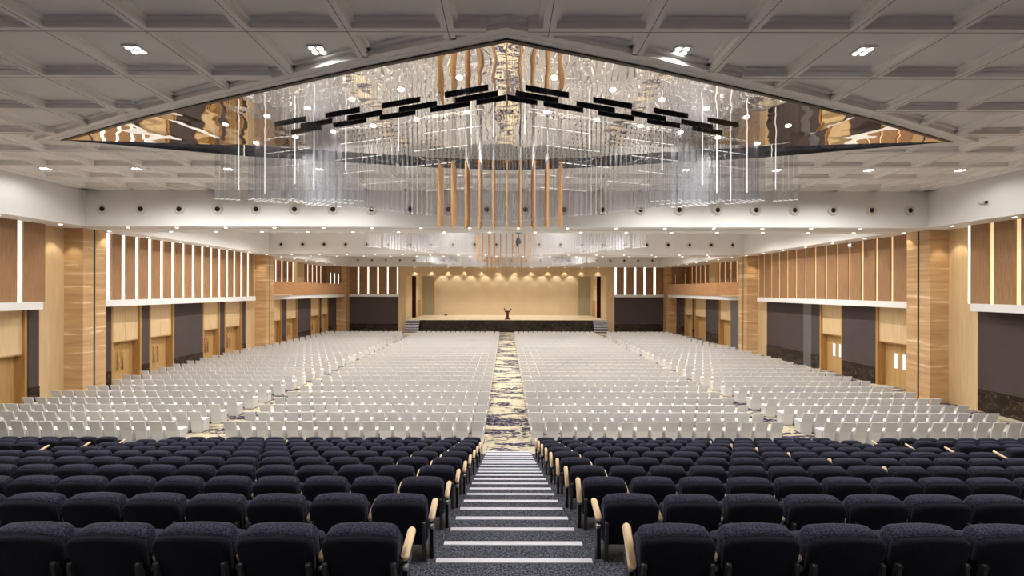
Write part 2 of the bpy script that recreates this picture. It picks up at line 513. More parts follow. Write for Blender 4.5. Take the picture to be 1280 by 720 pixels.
def dark_panel(wall, s, y0, y1, z1=ZLB, stone=True, mat='taupe', dx=0):
    p = MB(); p.box(min(s * (XD - .02 - dx), s * (XD + .3)), max(s * (XD - .02 - dx), s * (XD + .3)), y0, y1, 1.0 if stone else 0, z1)
    p.build('acoustic_panel', M[mat], wall)
    if stone:
        q = MB(); q.box(min(s * (XD - .05 - dx), s * (XD + .3)), max(s * (XD - .05 - dx), s * (XD + .3)), y0, y1, 0, 1.0)
        q.build('marble_base', M['marble'], wall)
def sbox(mb, s, xa, xb, *r): mb.box(min(s * xa, s * xb), max(s * xa, s * xb), *r)

walls = {}
for s, side in ((-1, 'left'), (1, 'right')):
    w = MB()
    sbox(w, s, 23.9, 24.2, Y0, 75, 0, 10.6)                # backing behind everything
    sbox(w, s, XW + .5, 23.9, Y0, 41.0, ZLB, ZS)           # mass behind slats
    W_ = struct(f'wall_{side}', w, M['taupe']); walls[s] = W_
    # pilasters: stone faces with a dark joint, cream returns beside them
    for y0, y1 in PIL:
        p = MB(); sbox(p, s, XP, XD + .6, y0, y1, 0, ZS); p.build('pilaster', M['stone'], W_)
        j = MB(); sbox(j, s, XP - .012, XP + .02, y0 + .58, y0 + .64, 0, ZS); j.build('partition_joint', M['black'], W_)
        j = MB(); sbox(j, s, XP - .010, XP + .02, y0 + .64, y0 + .68, 0, ZS); j.build('joint_trim', M['silver'], W_)
        c = MB(); sbox(c, s, XD - .06, XD + .6, y0 - 1.38, y0, 0, ZS); c.build('cream_panel', M['cream'], W_)
    # ledge over the doors
    for a, b_ in ((Y0, 20.97), (23.9, 38.75)):
        l = MB(); sbox(l, s, XW - .28, XD + .4, a, b_, ZLB, ZLT); l.build('ledge', M['white'], W_)
# left, bay by bay
s = -1; W_ = walls[-1]
slat_row(W_, s, 24.52, 38.75, XW, .95, .30, M['strip_white'])
slat_row(W_, s, 20.04 - .95 * 25, 20.98, XW, .95, .24, M['strip_white'])
p = MB(); p.box(-XW - .02, -XW + .10, 20.98, 21.24, ZLT, ZS); p.build('slat_panel', M['slat'], W_)
for a, b_ in ((23.9, 25.35), (27.45, 28.05), (34.95, 35.55), (37.85, 38.9)): dark_panel(W_, s, a, b_)
dark_panel(W_, s, 30.15, 33.0)
double_door(s, 25.35, 27.45, True); double_door(s, 28.05, 30.15, True)
double_door(s, 33.0, 34.95, True); double_door(s, 35.55, 37.85, True)
dark_panel(W_, s, 20.9, 21.38, stone=True, dx=.07); double_door(s, 18.4, 20.9, True)
dark_panel(W_, s, 17.7, 18.4); dark_panel(W_, s, Y0, 17.7)
# right
s = 1; W_ = walls[1]
slat_row(W_, s, 24.3, 38.75, XW, 1.05, .20, M['strip_warm'])
slat_row(W_, s, 21.15 - 1.05 * 26, 21.12, XW, 1.05, .24, M['strip_warm'])
g = MB(); g.box(XW - .1, XW + .02, 21.12, 21.22, ZLT, ZS); g.build('light_strip', M['strip_white'], W_)
double_door(s, 24.8, 27.1, False, 2); dark_panel(W_, s, 23.9, 24.8, stone=False)
dark_panel(W_, s, 27.1, 29.8); double_door(s, 29.8, 31.95, False, 2)
dark_panel(W_, s, 31.95, 32.85); dark_panel(W_, s, 32.85, 33.75, stone=False, mat='grey_metal'); dark_panel(W_, s, 33.75, 38.9)
dark_panel(W_, s, Y0, 21.22)

# third bay: balcony over doors, on both sides
for s in (-1, 1):
    W_ = walls[s]
    # doors and panels under the balcony
    if s < 0:
        segs = [(41.2, 44.6, 'd'), (44.6, 45.5, 'p'), (45.5, 47.9, 'd'), (47.9, 51.2, 'p'), (51.2, 53.6, 'd'), (53.6, 54.1, 'p'), (54.1, 56.2, 'd'), (56.2, 58.9, 'p')]
    else:
        segs = [(41.2, 43.2, 'd'), (43.2, 44.6, 'g'), (44.6, 47.1, 'd'), (47.1, 50.2, 'p'), (50.2, 53.2, 'd'), (53.2, 53.8, 'p'), (53.8, 56.2, 'd'), (56.2, 58.9, 'p')]
    for a, b_, q in segs:
        if q == 'd': double_door(s, a, b_, s < 0, 0)
        else: dark_panel(W_, s, a, b_, stone=(q == 'p'), mat='grey_metal' if q == 'g' else 'taupe')
    l = MB()
    poly = [(s * 22.4, 41.2), (s * 21.6, 41.2), (s * 20.95, 45.8), (s * 20.95, 59.6), (s * 22.4, 59.6)]
    l.prism(poly, ZLB, 4.94); l.build('ledge', M['white'], W_)
    bp_ = MB()
    inn = [(s * 20.9 + s * .0, 59.7), (s * 20.9, 45.8), (s * 21.55, 41.2), (s * 21.75, 41.2), (s * 21.1, 45.85), (s * 21.1, 59.7)]
    bp_.prism(inn, 4.94, 6.2)
    bal = bp_.build('balcony_parapet', M['balcony'], W_)
    cp_ = MB(); cp_.prism([(p[0] - s * .02 if i < 3 else p[0] + s * .02, p[1]) for i, p in enumerate(inn)], 6.2, 6.24); cp_.build('parapet_cap', M['stone'], bal)
    fl = MB(); sbox(fl, s, 21.0, 23.8, 41.2, 59.7, 4.94, 5.04); fl.build('balcony_floor', M['cream'], W_)
    slat_row(W_, s, 41.4, 59.0, 23.4, 1.25, .32, M['strip_white'] if s < 0 else M['strip_warm'], 5.0, ZS)
    c = MB(); sbox(c, s, 22.9, 23.5, 50.5, 52.0, 5.0, ZS); c.build('balcony_pier', M['cream'], W_)
    pc = MB(); sbox(pc, s, XP, 23.9, 59.7, YF, 0, 4.94); sbox(pc, s, XP, 21.5, 59.7, YF, 4.94, ZS); sbox(pc, s, 21.9, 23.9, 58.9, 59.7, 0, 4.58)
    pc.build('pilaster', M['stone'], W_)
    q = MB(); sbox(q, s, 21.5, 23.9, 59.4, 59.7, 5.04, ZS); q.build('slat_panel', M['slat'], W_)
    # glazing posts on the balcony parapet
    for yy in ((43.0, 48.5, 54.0, 57.2) if s > 0 else (55.0, 56.3, 57.6)):
        q = MB(); sbox(q, s, 21.02, 21.06, yy, yy + .10, 6.24, 7.5); q.build('balcony_post', M['strip_white'] if s < 0 else M['cream'], W_)

# ---------------------------------------------------------------- front wall, stage
wf = MB()
wf.box(-24.2, -14.25, YF + .25, YF + .6, 0, 10.6); wf.box(14.25, 24.2, YF + .25, YF + .6, 0, 10.6)
wf.box(-14.25, 14.25, YF + .25, YF + .6, ZS, 10.6)
WF = struct('wall_front', wf, M['white'])
for s in (-1, 1):
    p = MB(); sbox(p, s, 14.25, XP, YF, YF + .3, 1.0, ZLB); p.build('acoustic_panel', M['taupe'], WF)
    p = MB(); sbox(p, s, 14.25, XP, YF - .04, YF + .3, 0, 1.0); p.build('marble_base', M['marble'], WF)
    p = MB(); sbox(p, s, 14.25, XP, YF - .2, YF + .3, ZLB, ZLT); p.build('ledge', M['white'], WF)
    n = 5; pw = (XP - 14.3) / n
    for i in range(n):
        a = 14.3 + i * pw
        e = .09 if s < 0 else 0
        if e:
            g = MB(); sbox(g, s, a, a + .32, YF + .16, YF + .19, ZLT, ZS); g.build('cream_reveal', M['cream'], WF)
        g = MB(); sbox(g, s, a + e, a + .32 - e, YF + .13, YF + .18, ZLT, ZS); g.build('light_strip', M['strip_white'], WF)
        g = MB(); sbox(g, s, a + .32, a + pw, YF, YF + .16, ZLT, ZS); g.build('slat_panel', M['slat'], WF)
    p = MB(); sbox(p, s, 13.26, 14.3, YF - .15, YF + .5, 0, ZS); p.build('proscenium_pier', M['cream'], WF)
    p = MB(); sbox(p, s, 13.26, 13.6, YF + .5, 64.7, 1.6, ZS); p.build('proscenium_return', M['stage_wall'], WF)
p = MB(); p.box(-13.3, 13.3, YF - .1, YF + .5, 7.36, ZS); p.build('proscenium_header', M['cream'], WF)
# stage box
wb = MB(); wb.box(-11.1, 11.1, 71.2, 71.5, 1.6, 9.2)
WB = struct('wall_back_stage', wb, M['stage_wall'])
for i in range(1, 8):
    x = -11.1 + i * 22.2 / 8
    j = MB(); j.box(x - .015, x + .015, 71.185, 71.2, 1.6, 9.0); j.build('panel_joint', M['cream'], WB)
for s in (-1, 1):
    p = MB(); sbox(p, s, 11.1, 13.0, 71.0, 71.3, 1.6, 8.0); p.build('olive_panel', M['olive'], WB)
    p = MB(); sbox(p, s, 11.0, 11.14, 70.9, 71.3, 1.6, 8.4); p.build('cream_trim', M['cream'], WB)
    p = MB(); sbox(p, s, 12.95, 13.2, 65.0, 71.4, 1.6, 9.0); p.build('side_panel', M['stage_wall'], WB)
    p = MB(); sbox(p, s, 12.90, 12.96, 67.0, 69.2, 1.6, 4.0); p.build('side_door', M['door'], WB)
    # curtain: pleated
    c = MB(); pts = []
    for i in range(25):
        pts.append((s * (12.72 + .6 * i / 24.0), 64.75 + .07 * math.sin(i * 1.6)))
    back = [(x, y + .05) for x, y in reversed(pts)]
    c.prism(pts + back, 1.62, 8.3, smooth=True)
    o = c.build('stage_curtain', M['curtain'])
    tag(o, 'maroon stage curtain drawn to the edge, ' + (COP if s < 0 else LIT), 'curtain', 'maroon stage curtains')
cs = MB(); cs.box(-13.6, 13.6, YF + .5, 71.5, 8.9, 9.2)
struct('ceiling_stage', cs, M['white'])
sg = MB(); sg.box(-13.2, 13.2, 60.2, 71.5, 0, 1.54)
SG = struct('stage', sg, M['marble'])
p = MB(); p.box(-13.2, 13.2, 60.16, 71.4, 1.54, 1.6); p.build('stage_boards', M['stage_wood'], SG)
for s in (-1, 1):
    stp = MB(); n = 8
    for i in range(n):
        sbox(stp, s, 11.3, 13.2, 60.15 - (n - i) * .06 - 1.0 + .0, 60.15, i * 1.5 / n, (i + 1) * 1.5 / n) if False else sbox(stp, s, 11.3, 13.15, 60.15 - (n - i) * .11, 60.15, i * 1.5 / n, (i + 1) * 1.5 / n)
    st_ = struct('stairs_stage', stp, M['marble'])
    for i in range(n):
        q = MB(); y = 60.15 - (n - i) * .11; z = (i + 1) * 1.5 / n
        sbox(q, s, 11.32, 13.13, y - .01, y + .06, z, z + .012); sbox(q, s, 11.32, 13.13, y - .012, y, z - .06, z + .01)
        q.build('nosing_strip', M['nosing'], st_)
# lectern with flowers
o = thing('lectern', 'red-brown wooden lectern standing at the middle of the stage edge', 'lectern', (.15, 61.3, 1.6))
q = MB(); q.box(-.36, .36, -.24, .24, 0, .10); q.box(-.3, .3, -.2, .2, .10, .16); q.build('base', M['lectern'], o)
q = MB(); q.loft([[(-a, -b2, z), (a, -b2, z), (a, b2, z), (-a, b2, z)] for a, b2, z in ((.2, .15, .16), (.17, .12, .55), (.2, .15, .95))], 0, False); q.build('column', M['lectern'], o)
q = MB(); q.prism([(-.26, .95), (.26, .95), (.26, 1.0), (-.26, 1.14)], -.36, .36, 'x'); q.build('top', M['lectern'], o)
o = thing('flower_arrangement', 'white flowers with dark leaves lying across the lectern top', 'flowers', (.15, 61.22, 2.80))
for i in range(9):
    x = -.22 + .055 * i
    q = MB(); q.lathe([(.01, -.05), (.06, -.02), (.075, .03), (.05, .07), (.01, .08)], 8, 0, Matrix.Translation((x, random.uniform(-.08, .08), .06 + random.uniform(0, .06))))
    q.build('flower', M['flower'], o)
for s in (-1, 1):
    for i in range(4):
        q = MB(); q.lathe([(.005, -.12), (.07, 0), (.06, .08), (.005, .16)], 6, 0, Matrix.Translation((s * (.34 + .03 * i), 0, .02 + .05 * i)) @ Matrix.Rotation(s * 1.1 + i * .4, 4, 'Y'))
        q.build('leaf', M['leaf'], o)
o = thing('floor_monitor', 'small dark floor speaker lying at the back of the stage', 'speaker', (-9.2, 70.0, 1.6))
q = MB(); q.prism([(-.15, 0), (.15, 0), (.15, .07), (-.03, .22), (-.15, .18)], -.2, .2, 'x'); q.build('cabinet', M['black'], o)
q = MB(); q.prism([(-.165, .02), (-.152, .02), (-.152, .16), (-.165, .16)], -.18, .18, 'x'); q.build('grille', M['bracket'], o)

# ---------------------------------------------------------------- ceiling: coffers round the mirrored recess
DIA = [(0, 8.63), (3.0, 9.72), (6.0, 10.93), (10.0, 12.6), (14.1, 14.55), (9.1, 16.35), (2.9, 17.75), (0, 18.15),
       (-2.9, 17.75), (-9.1, 16.35), (-14.1, 14.55), (-10.0, 12.6), (-6.0, 10.93), (-3.0, 9.72)]
def offset(poly, d):
    out = []
    n = len(poly)
    for i in range(n):
        a, b_, c = Vector(poly[i - 1]), Vector(poly[i]), Vector(poly[(i + 1) % n])
        n1 = Vector(((b_ - a).y, -(b_ - a).x)).normalized(); n2 = Vector(((c - b_).y, -(c - b_).x)).normalized()
        m_ = (n1 + n2).normalized(); k = d / max(.35, m_.dot(n1))
        out.append((b_.x + m_.x * k, b_.y + m_.y * k))
    return out
YB = 21.9
def crossings(poly, val, axis):
    r = []
    n = len(poly)
    for i in range(n):
        a, b_ = poly[i], poly[(i + 1) % n]
        u, w = a[axis], b_[axis]
        if (u - val) * (w - val) < 0:
            t_ = (val - u) / (w - u); r.append(a[1 - axis] + t_ * (b_[1 - axis] - a[1 - axis]))
    return sorted(r)
OUT = offset(DIA, .34)
def coffers(mb, ya, yb, hole, gx=.77, gy=8.415, p=1.845):
    def beam(axis, c, a, b_):
        for wv_, z0, z1, mi in ((.115, ZC, ZC + .105, 0), (.20, ZC + .105, ZT, 0), (.007, ZC - .002, ZC + .01, 1)):
            e = 0 if axis == 0 else .0006
            if axis == 0: mb.box(c - wv_, c + wv_, a, b_, z0 - e, z1, mi)
            else: mb.box(a, b_, c - wv_, c + wv_, z0 - e, z1, mi)
    k = math.ceil((-XS - gx) / p)
    while gx + p * k < XS:
        c = gx + p * k
        cr = crossings(hole, c, 0) if hole else []
        if len(cr) == 2: beam(0, c, ya, cr[0] + .02); beam(0, c, cr[1] - .02, yb)
        else: beam(0, c, ya, yb)
        k += 1
    k = math.ceil((ya - gy) / p)
    while gy + p * k < yb:
        c = gy + p * k
        cr = crossings(hole, c, 1) if hole else []
        if len(cr) == 2: beam(1, c, -XS, cr[0] + .02); beam(1, c, cr[1] - .02, XS)
        else: beam(1, c, -XS, XS)
        k += 1
cm = MB()
coffers(cm, Y0, YB, OUT)
# border round the recess
n = len(DIA)
INN2, MID = offset(DIA, .0), offset(DIA, .17)
OUT2 = offset(DIA, .44)
def ring(mb, a, b_, z0, z1):
    n = len(a)
    for i in range(n):
        j = (i + 1) % n
        vs = [(*a[i], z0), (*a[j], z0), (*b_[j], z0), (*b_[i], z0), (*a[i], z1), (*a[j], z1), (*b_[j], z1), (*b_[i], z1)]
        mb.add(vs, [(0, 1, 2, 3), (7, 6, 5, 4), (0, 4, 5, 1), (2, 6, 7, 3)])
ring(cm, DIA, offset(DIA, .155), ZC, ZT); ring(cm, offset(DIA, .17), OUT, ZC, ZC + .105); ring(cm, offset(DIA, .12), OUT2, ZC + .105, ZT)
# slab with the hole
zt_ = ZT
q0, q1, q2, q3 = (-XS, Y0), (XS, Y0), (XS, YB), (-XS, YB)
half_r = DIA[0:8]; half_l = [DIA[i] for i in (0, 13, 12, 11, 10, 9, 8, 7)]
for sgn, half in ((1, half_r), (-1, half_l)):
    near, far = half[:5], half[4:]
    poly = [(0, Y0), (sgn * XS, Y0), (sgn * XS, 14.55)] + list(reversed(near))
    cm.add([(x, y, ZT) for x, y in poly], [tuple(range(len(poly)))])
    poly = [(0, YB), (sgn * XS, YB), (sgn * XS, 14.55)] + far
    cm.add([(x, y, ZT) for x, y in poly], [tuple(range(len(poly)))])
    sbox(cm, sgn, XS - .35, XS, Y0, YB, ZC, ZT); 
cm.box(-XS, XS, YB - .35, YB, ZC, ZT)
CE = struct('ceiling', cm, [M['ceil'], M['joint']])
# dark lip round the opening
def near_ring(mb, a, b_, z0, z1):
    for i in (0, 1, 2, 3, 10, 11, 12, 13):
        j = (i + 1) % len(a)
        vs = [(*a[i], z0), (*a[j], z0), (*b_[j], z0), (*b_[i], z0), (*a[i], z1), (*a[j], z1), (*b_[j], z1), (*b_[i], z1)]
        mb.add(vs, [(0, 1, 2, 3), (7, 6, 5, 4), (0, 4, 5, 1), (2, 6, 7, 3)])
lp = MB(); near_ring(lp, offset(DIA, -.09), offset(DIA, .004), ZC - .03, ZC + .06); lp.build('recess_lip', M['dark_trim'], CE)
# rippled mirror, a shallow dish that sags to the middle
mr = MB()
HM = {14.1: .004}
hz_ = [HM.get(abs(x), .20) for x, y in DIA]
core = [i for i in range(len(DIA)) if abs(DIA[i][0]) < 14]
vs = [(x, y, ZC + h_) for (x, y), h_ in zip(DIA, hz_)] + [(0, 13.6, ZC + .20)]
fs = [(len(DIA), core[(k + 1) % len(core)], core[k]) for k in range(len(core))] + [(5, 4, 3), (11, 10, 9)]
mr.add(vs, fs)
mr.build('mirror_ceiling', M['mirror'], CE)
IN_ = offset(DIA, -.012)
rw_ = MB()
for i in range(len(DIA)):
    a, b_ = IN_[i], IN_[(i + 1) % len(DIA)]
    ha, hb = hz_[i], hz_[(i + 1) % len(DIA)]
    rw_.quad((*a, ZC), (*b_, ZC), (*b_, ZC + hb), (*a, ZC + ha))
rw_.build('recess_wall', M['mirror'], CE)
# further halls: coffered ceilings behind the bulkheads
for nm, a, b_ in (('ceiling_middle', 24.2, 38.8), ('ceiling_front', 41.4, 59.6)):
    c2 = MB(); coffers(c2, a, b_, None); c2.box(-XS, XS, a, b_, ZT, ZT + .05); struct(nm, c2, [M['ceil'], M['joint']])

# bulkheads (partition soffits) and side soffits
BULK = [(YB, 24.2), (38.8, 41.3), (59.5, YF + .25)]
for i, (a, b_) in enumerate(BULK):
    q = MB(); q.box(-XS, XS, a, b_, ZS, ZC + .4)
    if i == 0:
        q.box(-XS, XS, a + 1.28, a + 1.34, ZS - .01, ZS)
    bk = struct(f'trim_{i+1}', q, M['white'])
    for yy in (a + .62, a + 1.25):
        g = MB(); g.box(-XS, XS, yy, yy + .03, ZS - .006, ZS + .01); g.build('track_slot', M['grey_metal'], bk)
for s, nm in ((-1, 'left'), (1, 'right')):
    q = MB(); sbox(q, s, XS, 24.2, Y0, YF + .25, ZS, ZC + .4)
    struct(f'trim_{4 if s < 0 else 5}', q, M['white'])
wr = MB(); wr.box(-24.2, 24.2, Y0 - .3, Y0, 0, 10.8); struct('wall_rear', wr, M['cream'])
rf = MB(); rf.box(-24.5, 24.5, Y0 - .3, 75, 10.85, 11.0); struct('roof', rf, M['white'])

# ---------------------------------------------------------------- air nozzles on the bulkheads
mb = MB()
mb.lathe([(.20, 0), (.255, .0), (.26, .02), (.22, .045), (.185, .05), (.18, .0)], 20)
RING = mb.mesh('ring', M['vent'])
mb = MB(); mb.lathe([(.125, -.10), (.185, .0), (.17, .035), (.12, .055), (.11, .02)], 16, 0, Matrix.Rotation(.12, 4, 'Y')); CUP = mb.mesh('nozzle_cup', M['vent'])
mb = MB(); mb.lathe([(.005, .03), (.115, .03), (.115, .058), (.005, .058)], 16); THROAT = mb.mesh('throat', M['hole'])
BN = ['first', 'second', 'third']
for b_, (y, x0) in enumerate(((BULK[0][0], -19.23), (BULK[1][0], -19.0), (BULK[2][0], -19.2))):
    for i in range(22):
        x = x0 + i * (1.829 if b_ == 0 else 1.812)
        o = thing('air_vent', f'round white air nozzle, {ORD[i+1]} from the copper-handle wall, {BN[b_]} bulkhead from the tiers', 'air vent', (x, y, 9.32), 0, f'air nozzles on the {BN[b_]} bulkhead')
        o.rotation_euler = (pi / 2, 0, 0)
        link('ring', RING, o); link('nozzle_cup', CUP, o); link('throat', THROAT, o)

# ---------------------------------------------------------------- lights
def spot(x, y, z, power, angle=125, blend=.6, rad=.12, col=(1, .975, .945), aim=None):
    l = bpy.data.lights.new('lamp_light', 'SPOT'); l.energy = power; l.spot_size = math.radians(angle); l.spot_blend = blend
    l.shadow_soft_size = rad; l.color = col
    o = bpy.data.objects.new('lamp_light', l); COL.objects.link(o); o.location = (x, y, z)
    if aim:
        o.rotation_euler = (Vector(aim) - Vector((x, y, z))).to_track_quat('-Z', 'Y').to_euler()
    return o
mb = MB(); mb.box(-.17, .17, -.17, .17, .0, .03); FIX = mb.mesh('housing', M['white'])
mb = MB(); mb.lathe([(.005, -.012), (.052, -.012), (.056, .0), (.005, .0)], 12); LAMP = mb.mesh('lamp', M['lamp'])
rows = [(9.34, [-10, -8, -6, -4, -2, 2, 4, 6, 8, 10]), (14.87, [-10, -8, 8, 10]), (18.56, [-10, -8, -6, -4, 4, 6, 8, 10]),
        (3.8, [-10, -8, -6, -4, -2, 0, 2, 4, 6, 8, 10]), (-1.73, [-10, -6, -2, 2, 6, 10])]
PW = 900
for ri, (y, ks) in enumerate(rows):
    vis = ri < 3
    cnt = 0
    for k in ks:
        x = -.153 + 1.845 * k
        inv = vis and abs(x) < 640 * y / F
        if vis or True:
            cnt += 1
            lab = f'square four-lamp downlight, {ORD[cnt]} from the copper-handle wall, {["first", "second", "third", "fourth", "fifth"][ri]} lit coffer row'
            if ri >= 3: lab = f'square four-lamp downlight over the tiers, {ORD[cnt]} from the copper-handle wall, {["upper", "top"][ri-3]} row'
            o = thing('ceiling_downlight', lab, 'downlight', (x, y, ZT - .03), 0, 'four-lamp downlights in the coffers')
            link('housing', FIX, o)
            for a in (-.08, .08):
                for c in (-.08, .08): link('lamp', LAMP, o, (a, c, 0))
        spot(x, y, ZT - .05, PW * (.85, 1.0, 1.2, .45, .6)[ri] * (.15 if abs(k) >= 10 else 1), 164, .5)
for y in (27.5, 31, 34.5, 45, 50, 54.5):
    for x in (-16.7, -9.3, -3.6, 3.6, 9.3, 16.7):
        spot(x, y, ZT - .05, PW * 1.25, 150, .6)
# small round downlights under the bulkheads and soffits
mb = MB(); mb.lathe([(.08, -.014), (.105, -.014), (.11, 0), (.08, 0)], 12); TR = mb.mesh('trim_ring', M['white'])
mb = MB(); mb.lathe([(.004, -.022), (.07, -.02), (.08, 0), (.004, 0)], 12); TL = mb.mesh('lamp', M['tiny_lamp'])
def small_light(x, y, z, lab, group):
    o = thing('recessed_downlight', lab, 'downlight', (x, y, z), 0, group)
    link('trim_ring', TR, o); link('lamp', TL, o)
for bi, rowsb in enumerate((((22.25, 2.36, 16, 0), (23.85, 2.36, 16, .9)), ((39.2, 2.36, 16, 0), (40.9, 2.36, 16, .9)))):
    for rj, (y, sp, n, off) in enumerate(rowsb):
        for i in range(n):
            x = -18.3 + off + i * sp
            small_light(x, y, ZS, f'tiny downlight, {ORD[i+1]} from copper-handle wall, {["tier", "stage"][rj]} edge under the {BN[bi]} bulkhead', f'downlights under the {BN[bi]} bulkhead')
for s in (-1, 1):
    for i in range(16):
        y = 18.6 + i * 2.6
        if y > 59: break
        small_light(s * 20.55, y, ZS, f'tiny downlight along the side soffit, {ORD[i+1]} from the tiers, {COP if s<0 else LIT}', 'downlights along the side soffits')
        spot(s * 20.55, y, ZS - .05, 55, 80, .5, .05, (1, .88, .72))
    for yy in (22.0, 39.2):
        spot(s * 21.25, yy, ZS - .05, 110, 70, .4, .05, (1, .88, .72))
# stage header and stage wall washers
for i in range(12):
    x = -12.1 + 2.2 * i
    small_light(x, 60.55, ZS, f'tiny downlight, {ORD[i+1]} from copper-handle wall, washing the stage header', 'downlights over the stage header')
    spot(x, 60.55, ZS - .05, 110, 62, .25, .04, (1, .93, .82))
for i in range(10):
    x = -9.9 + 2.2 * i
    spot(x, 70.5, 8.8, 200, 75, .4, .05, (1, .96, .9))
for x in (-9, -3, 3, 9): spot(x, 65.5, 8.8, 800, 120, .6, .1, (1, .98, .95))

# ---------------------------------------------------------------- chandeliers of acrylic rods, oak rods and glass blades
def nearY(x): return 12.35 + .36 * abs(x)
def farY(x): return 17.75 - .20 * abs(x)
def zbot(x): return 7.32 + .150 * abs(x)
ZH = ZC + .10
def rod(mb, x, y, z0, z1, w=.009, cap=True, rz=0.0):
    T = Matrix.Translation((x, y, 0)) @ Matrix.Rotation(rz, 4, 'Z')
    mb.box(-w, w, -w, w, z0 + .02, z1, 0, T)
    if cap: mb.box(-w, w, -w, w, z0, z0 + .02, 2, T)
    mb.box(-.013, .013, -.013, .013, z1 - .02, z1, 3, T)
def chandelier(dy, label, detail):
    o = thing('chandelier', label, 'chandelier', (0, dy, 0), 0, None)
    # oak rods, ten ranks of seven
    ZO = 9.35
    for g in range(10):
        x = -2.04 + .41 * g
        nrow = 7 if 1 < g < 8 else 5
        for j in range(nrow):
            y = 13.6 + .23 * j + .10 * abs(x + .2)
            zb = 7.28 + .05 * abs(x + .2) + .045 * j
            r_ = MB(); r_.box(x - .028, x + .028, y - .028, y + .028, zb, ZO)
            r_.box(x - .004, x + .004, y - .004, y + .004, ZO, ZH + .1, 1)
            r_.build('oak_rod', [M['rod_wood'], M['silver']], o)
    # acrylic rods over the middle, rank by rank
    pos = []
    for j in range(12):
        for i in range(-32, 33):
            x = i * .165 + (.08 if j % 2 else 0)
            y = nearY(x) + .25 + j * .40
            if y > farY(x) - .1: continue
            if -2.3 < x < 2.0 and 13.3 < y < 15.9: continue
            pos.append((x, y, zbot(x) + .06 * j + random.uniform(0, .05)))
    rest = MB()
    for idx, (x, y, zb) in enumerate(pos):
        if detail and idx % 9 == 0 and idx // 9 < 50:
            r_ = MB(); rod(r_, x, y, zb, ZH + .1); r_.build('acrylic_rod', [M['acrylic'], M['glow_edge'], M['tip'], M['black']], o)
        else: rod(rest, x, y, zb, ZH + .1)
    q = rest.build('acrylic_rods', [M['acrylic'], M['glow_edge'], M['tip'], M['black']], o); q['kind'] = 'stuff'
    # flat glass blades out to the tips, in ranks parallel to the near edges
    cnt = 0; restb = MB()
    ang = math.atan(.36)
    for s in (-1, 1):
        for j in range(7):
            for st in range(3):
                xs = 5.2 + st * 2.0 + (j % 3) * .55
                for i in range(6):
                    x = xs + i * .235
                    y = nearY(x) + .1 + j * .36
                    if y > farY(x) + .5 or x > 11.2: continue
                    zb = 8.05 + .12 * (x - 5) + .10 * j
                    T = Matrix.Translation((s * x, y, 0)) @ Matrix.Rotation(s * ang, 4, 'Z')
                    b2 = MB() if (detail and i == 0) else restb
                    b2.box(-.095, .095, -.006, .006, zb + .02, ZH + .1, 0, T)
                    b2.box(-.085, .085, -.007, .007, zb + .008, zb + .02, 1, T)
                    if b2 is not restb:
                        b2.build('glass_blade', [M['acrylic'], M['glow_edge'], M['tip'], M['black']], o); cnt += 1
    q = restb.build('glass_blades', [M['acrylic'], M['glow_edge'], M['tip'], M['black']], o); q['kind'] = 'stuff'
    if detail:
        # bright hanging light rods
        for x, y, zb in ((-8.2, 15.6, 8.75), (-7.0, 15.2, 9.0), (-6.2, 14.8, 8.7), (-5.0, 14.3, 9.2), (-3.2, 13.6, 9.6), (-1.0, 12.9, 9.9), (-.36, 12.6, 9.7), (.5, 12.7, 9.8),
                         (2.4, 13.3, 9.6), (4.8, 14.2, 9.2), (6.3, 14.8, 8.9), (6.9, 15.1, 8.7), (7.5, 15.4, 8.5), (8.1, 15.5, 8.8), (9.3, 15.9, 9.0), (-9.2, 15.8, 8.9)):
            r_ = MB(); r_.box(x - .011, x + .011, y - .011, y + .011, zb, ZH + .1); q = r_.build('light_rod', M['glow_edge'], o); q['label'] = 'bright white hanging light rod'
        for s in (-1, 1):
            for j in range(5):
                for st in range(3):
                    xa = .8 + st * 2.9 + .5 * (j % 3)
                    ya_ = nearY(xa) + .5 + j * .75; zz = ZC - .05 - .26 * j
                    if ya_ > farY(xa) - .1: continue
                    lb = MB()
                    for i in range(7):
                        x = xa + .26 * i; y = ya_ + .36 * (x - xa)
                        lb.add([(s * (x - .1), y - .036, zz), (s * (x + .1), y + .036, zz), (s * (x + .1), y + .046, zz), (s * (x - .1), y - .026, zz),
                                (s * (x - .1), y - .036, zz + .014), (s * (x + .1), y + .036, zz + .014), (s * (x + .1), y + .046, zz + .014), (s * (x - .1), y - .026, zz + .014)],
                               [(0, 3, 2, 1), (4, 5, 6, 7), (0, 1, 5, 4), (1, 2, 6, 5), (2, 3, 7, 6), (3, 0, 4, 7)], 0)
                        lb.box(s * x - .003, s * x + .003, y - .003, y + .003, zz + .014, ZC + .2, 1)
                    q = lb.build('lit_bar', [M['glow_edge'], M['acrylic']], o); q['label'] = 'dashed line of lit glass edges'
        # mirror risers in three staggered lines, dark seat reflection painted on
        for base, st0, pit, nb in ((11.0, .45, 1.78, 4), (11.42, .22, 1.62, 4), (11.74, .97, 1.55, 4)):
            for s in (-1, 1):
                bars = [(st0 + pit * i, st0 + pit * i + 1.12) for i in range(nb)]
                if base > 11.7: bars.append((.02, .80))
                for a, b2 in bars:
                    ya, yb = base + .389 * a, base + .389 * b2
                    f_ = MB()
                    vs = [(s * a, ya), (s * b2, yb), (s * b2, yb + .02), (s * a, ya + .02)]
                    f_.prism(vs if s > 0 else list(reversed(vs)), ZC + .125, ZC + .205)
                    q = f_.build('mirror_riser', M['fascia'], o); q['label'] = 'mirror riser under the ceiling mirror, dark reflection painted on'
        mb_ = MB(); mb_.lathe([(.004, -.02), (.07, -.02), (.08, 0), (.004, 0)], 10); me_ = mb_.mesh('spot_lamp', M['lamp'])
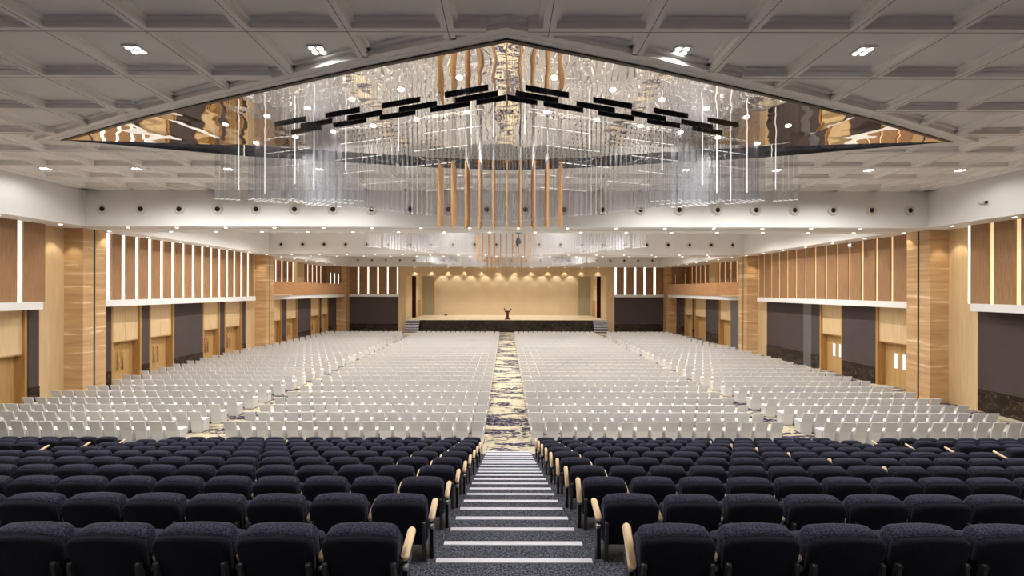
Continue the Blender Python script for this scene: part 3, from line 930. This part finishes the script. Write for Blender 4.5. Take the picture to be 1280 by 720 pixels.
        for s in (-1, 1):
            for x in (1.1, 2.6, 4.0, 5.4, 6.8, 8.4):
                link('spot_lamp', me_, o, (s * x, 10.2 + .42 * x, ZC + .195))
                link('spot_lamp', me_, o, (s * x, 12.3 + .37 * x, ZC + .195))
                if x in (1.1, 4.0, 6.8):
                    spot(s * x, 12.3 + .37 * x, ZC + .15, 110, 95, .5, .05)
                    spot(s * x, 10.2 + .42 * x, ZC + .15, 200, 80, .5, .05, (1, .975, .945), (s * x * .6, 15.5, 7))
    return o
chandelier(0, 'great chandelier of oak rods and clear rods under the diamond ceiling mirror', True)
chandelier(17.6, 'middle chandelier of oak and clear rods, half hidden beyond the first bulkhead', False)
chandelier(36.0, 'far chandelier whose rod tips show just above the stage header', False)

# ---------------------------------------------------------------- small fittings
def camera_thing(loc, s, lab):
    o = thing('security_camera_mount', lab, 'camera', loc)
    q = MB(); q.cyl((0, 0, 0), (-s * .10, 0, 0), .035, 10); q.build('bracket', M['white'], o)
    q = MB(); q.cyl((-s * .06, .02, -.01), (-s * .10, -.26, -.05), .07, 12); q.build('body', M['white'], o)
    q = MB(); q.cyl((-s * .10, -.26, -.05), (-s * .102, -.275, -.053), .06, 12); q.build('lens', M['hole'], o)
camera_thing((XS, 19.4, 9.25), 1, 'small white security camera on the upright soffit face, lit-slit-door side')
o = thing('ceiling_camera_mount', 'small grey camera hanging below the first bulkhead behind the oak rods', 'camera', (.62, 24.0, ZS))
q = MB(); q.cyl((0, 0, 0), (0, 0, -.30), .02, 8); q.box(-.15, .15, -.02, .02, -.06, 0); q.build('stem', M['silver'], o)
q = MB(); q.lathe([(.02, -.62), (.13, -.58), (.15, -.45), (.10, -.32), (.03, -.29)], 14); q.build('body', M['grey_metal'], o)
o = thing('ceiling_camera_mount', 'small white camera hanging below the side soffit before the slats, lit-slit-door side', 'camera', (20.4, 27.3, ZS))
q = MB(); q.cyl((0, 0, 0), (0, 0, -.22), .02, 8); q.build('stem', M['white'], o)
q = MB(); q.box(-.06, .06, -.16, .10, -.40, -.22); q.build('body', M['white'], o)
q = MB(); q.cyl((0, -.16, -.31), (0, -.18, -.31), .045, 10); q.build('lens', M['hole'], o)

# ---------------------------------------------------------------- camera, world, view
w = bpy.data.worlds.new('World'); S.world = w; w.use_nodes = True
w.node_tree.nodes['Background'].inputs[0].default_value = (.02, .02, .02, 1)
cd = bpy.data.cameras.new('Camera'); cam = bpy.data.objects.new('Camera', cd); COL.objects.link(cam)
cam.location = (0, 0, CAM_Z); cam.rotation_euler = (pi / 2, 0, 0)
cam.rotation_euler.rotate_axis('Z', math.radians(.11))
cd.sensor_width = 36; cd.lens = F / 1280 * 36
cd.shift_x = 7 / 1280; cd.shift_y = 2.5 / 1280
cd.clip_start = .05; cd.clip_end = 300
S.camera = cam
S.view_settings.view_transform = 'Standard'; S.view_settings.look = 'None'
S.view_settings.exposure = 0.18; S.view_settings.gamma = 1; S.view_settings.use_curve_mapping = False
c = S.cycles
c.use_denoising = True
c.max_bounces = 10; c.diffuse_bounces = 7; c.glossy_bounces = 5; c.transmission_bounces = 4; c.transparent_max_bounces = 40
c.sample_clamp_indirect = 6.0
c.caustics_reflective = False; c.caustics_refractive = False
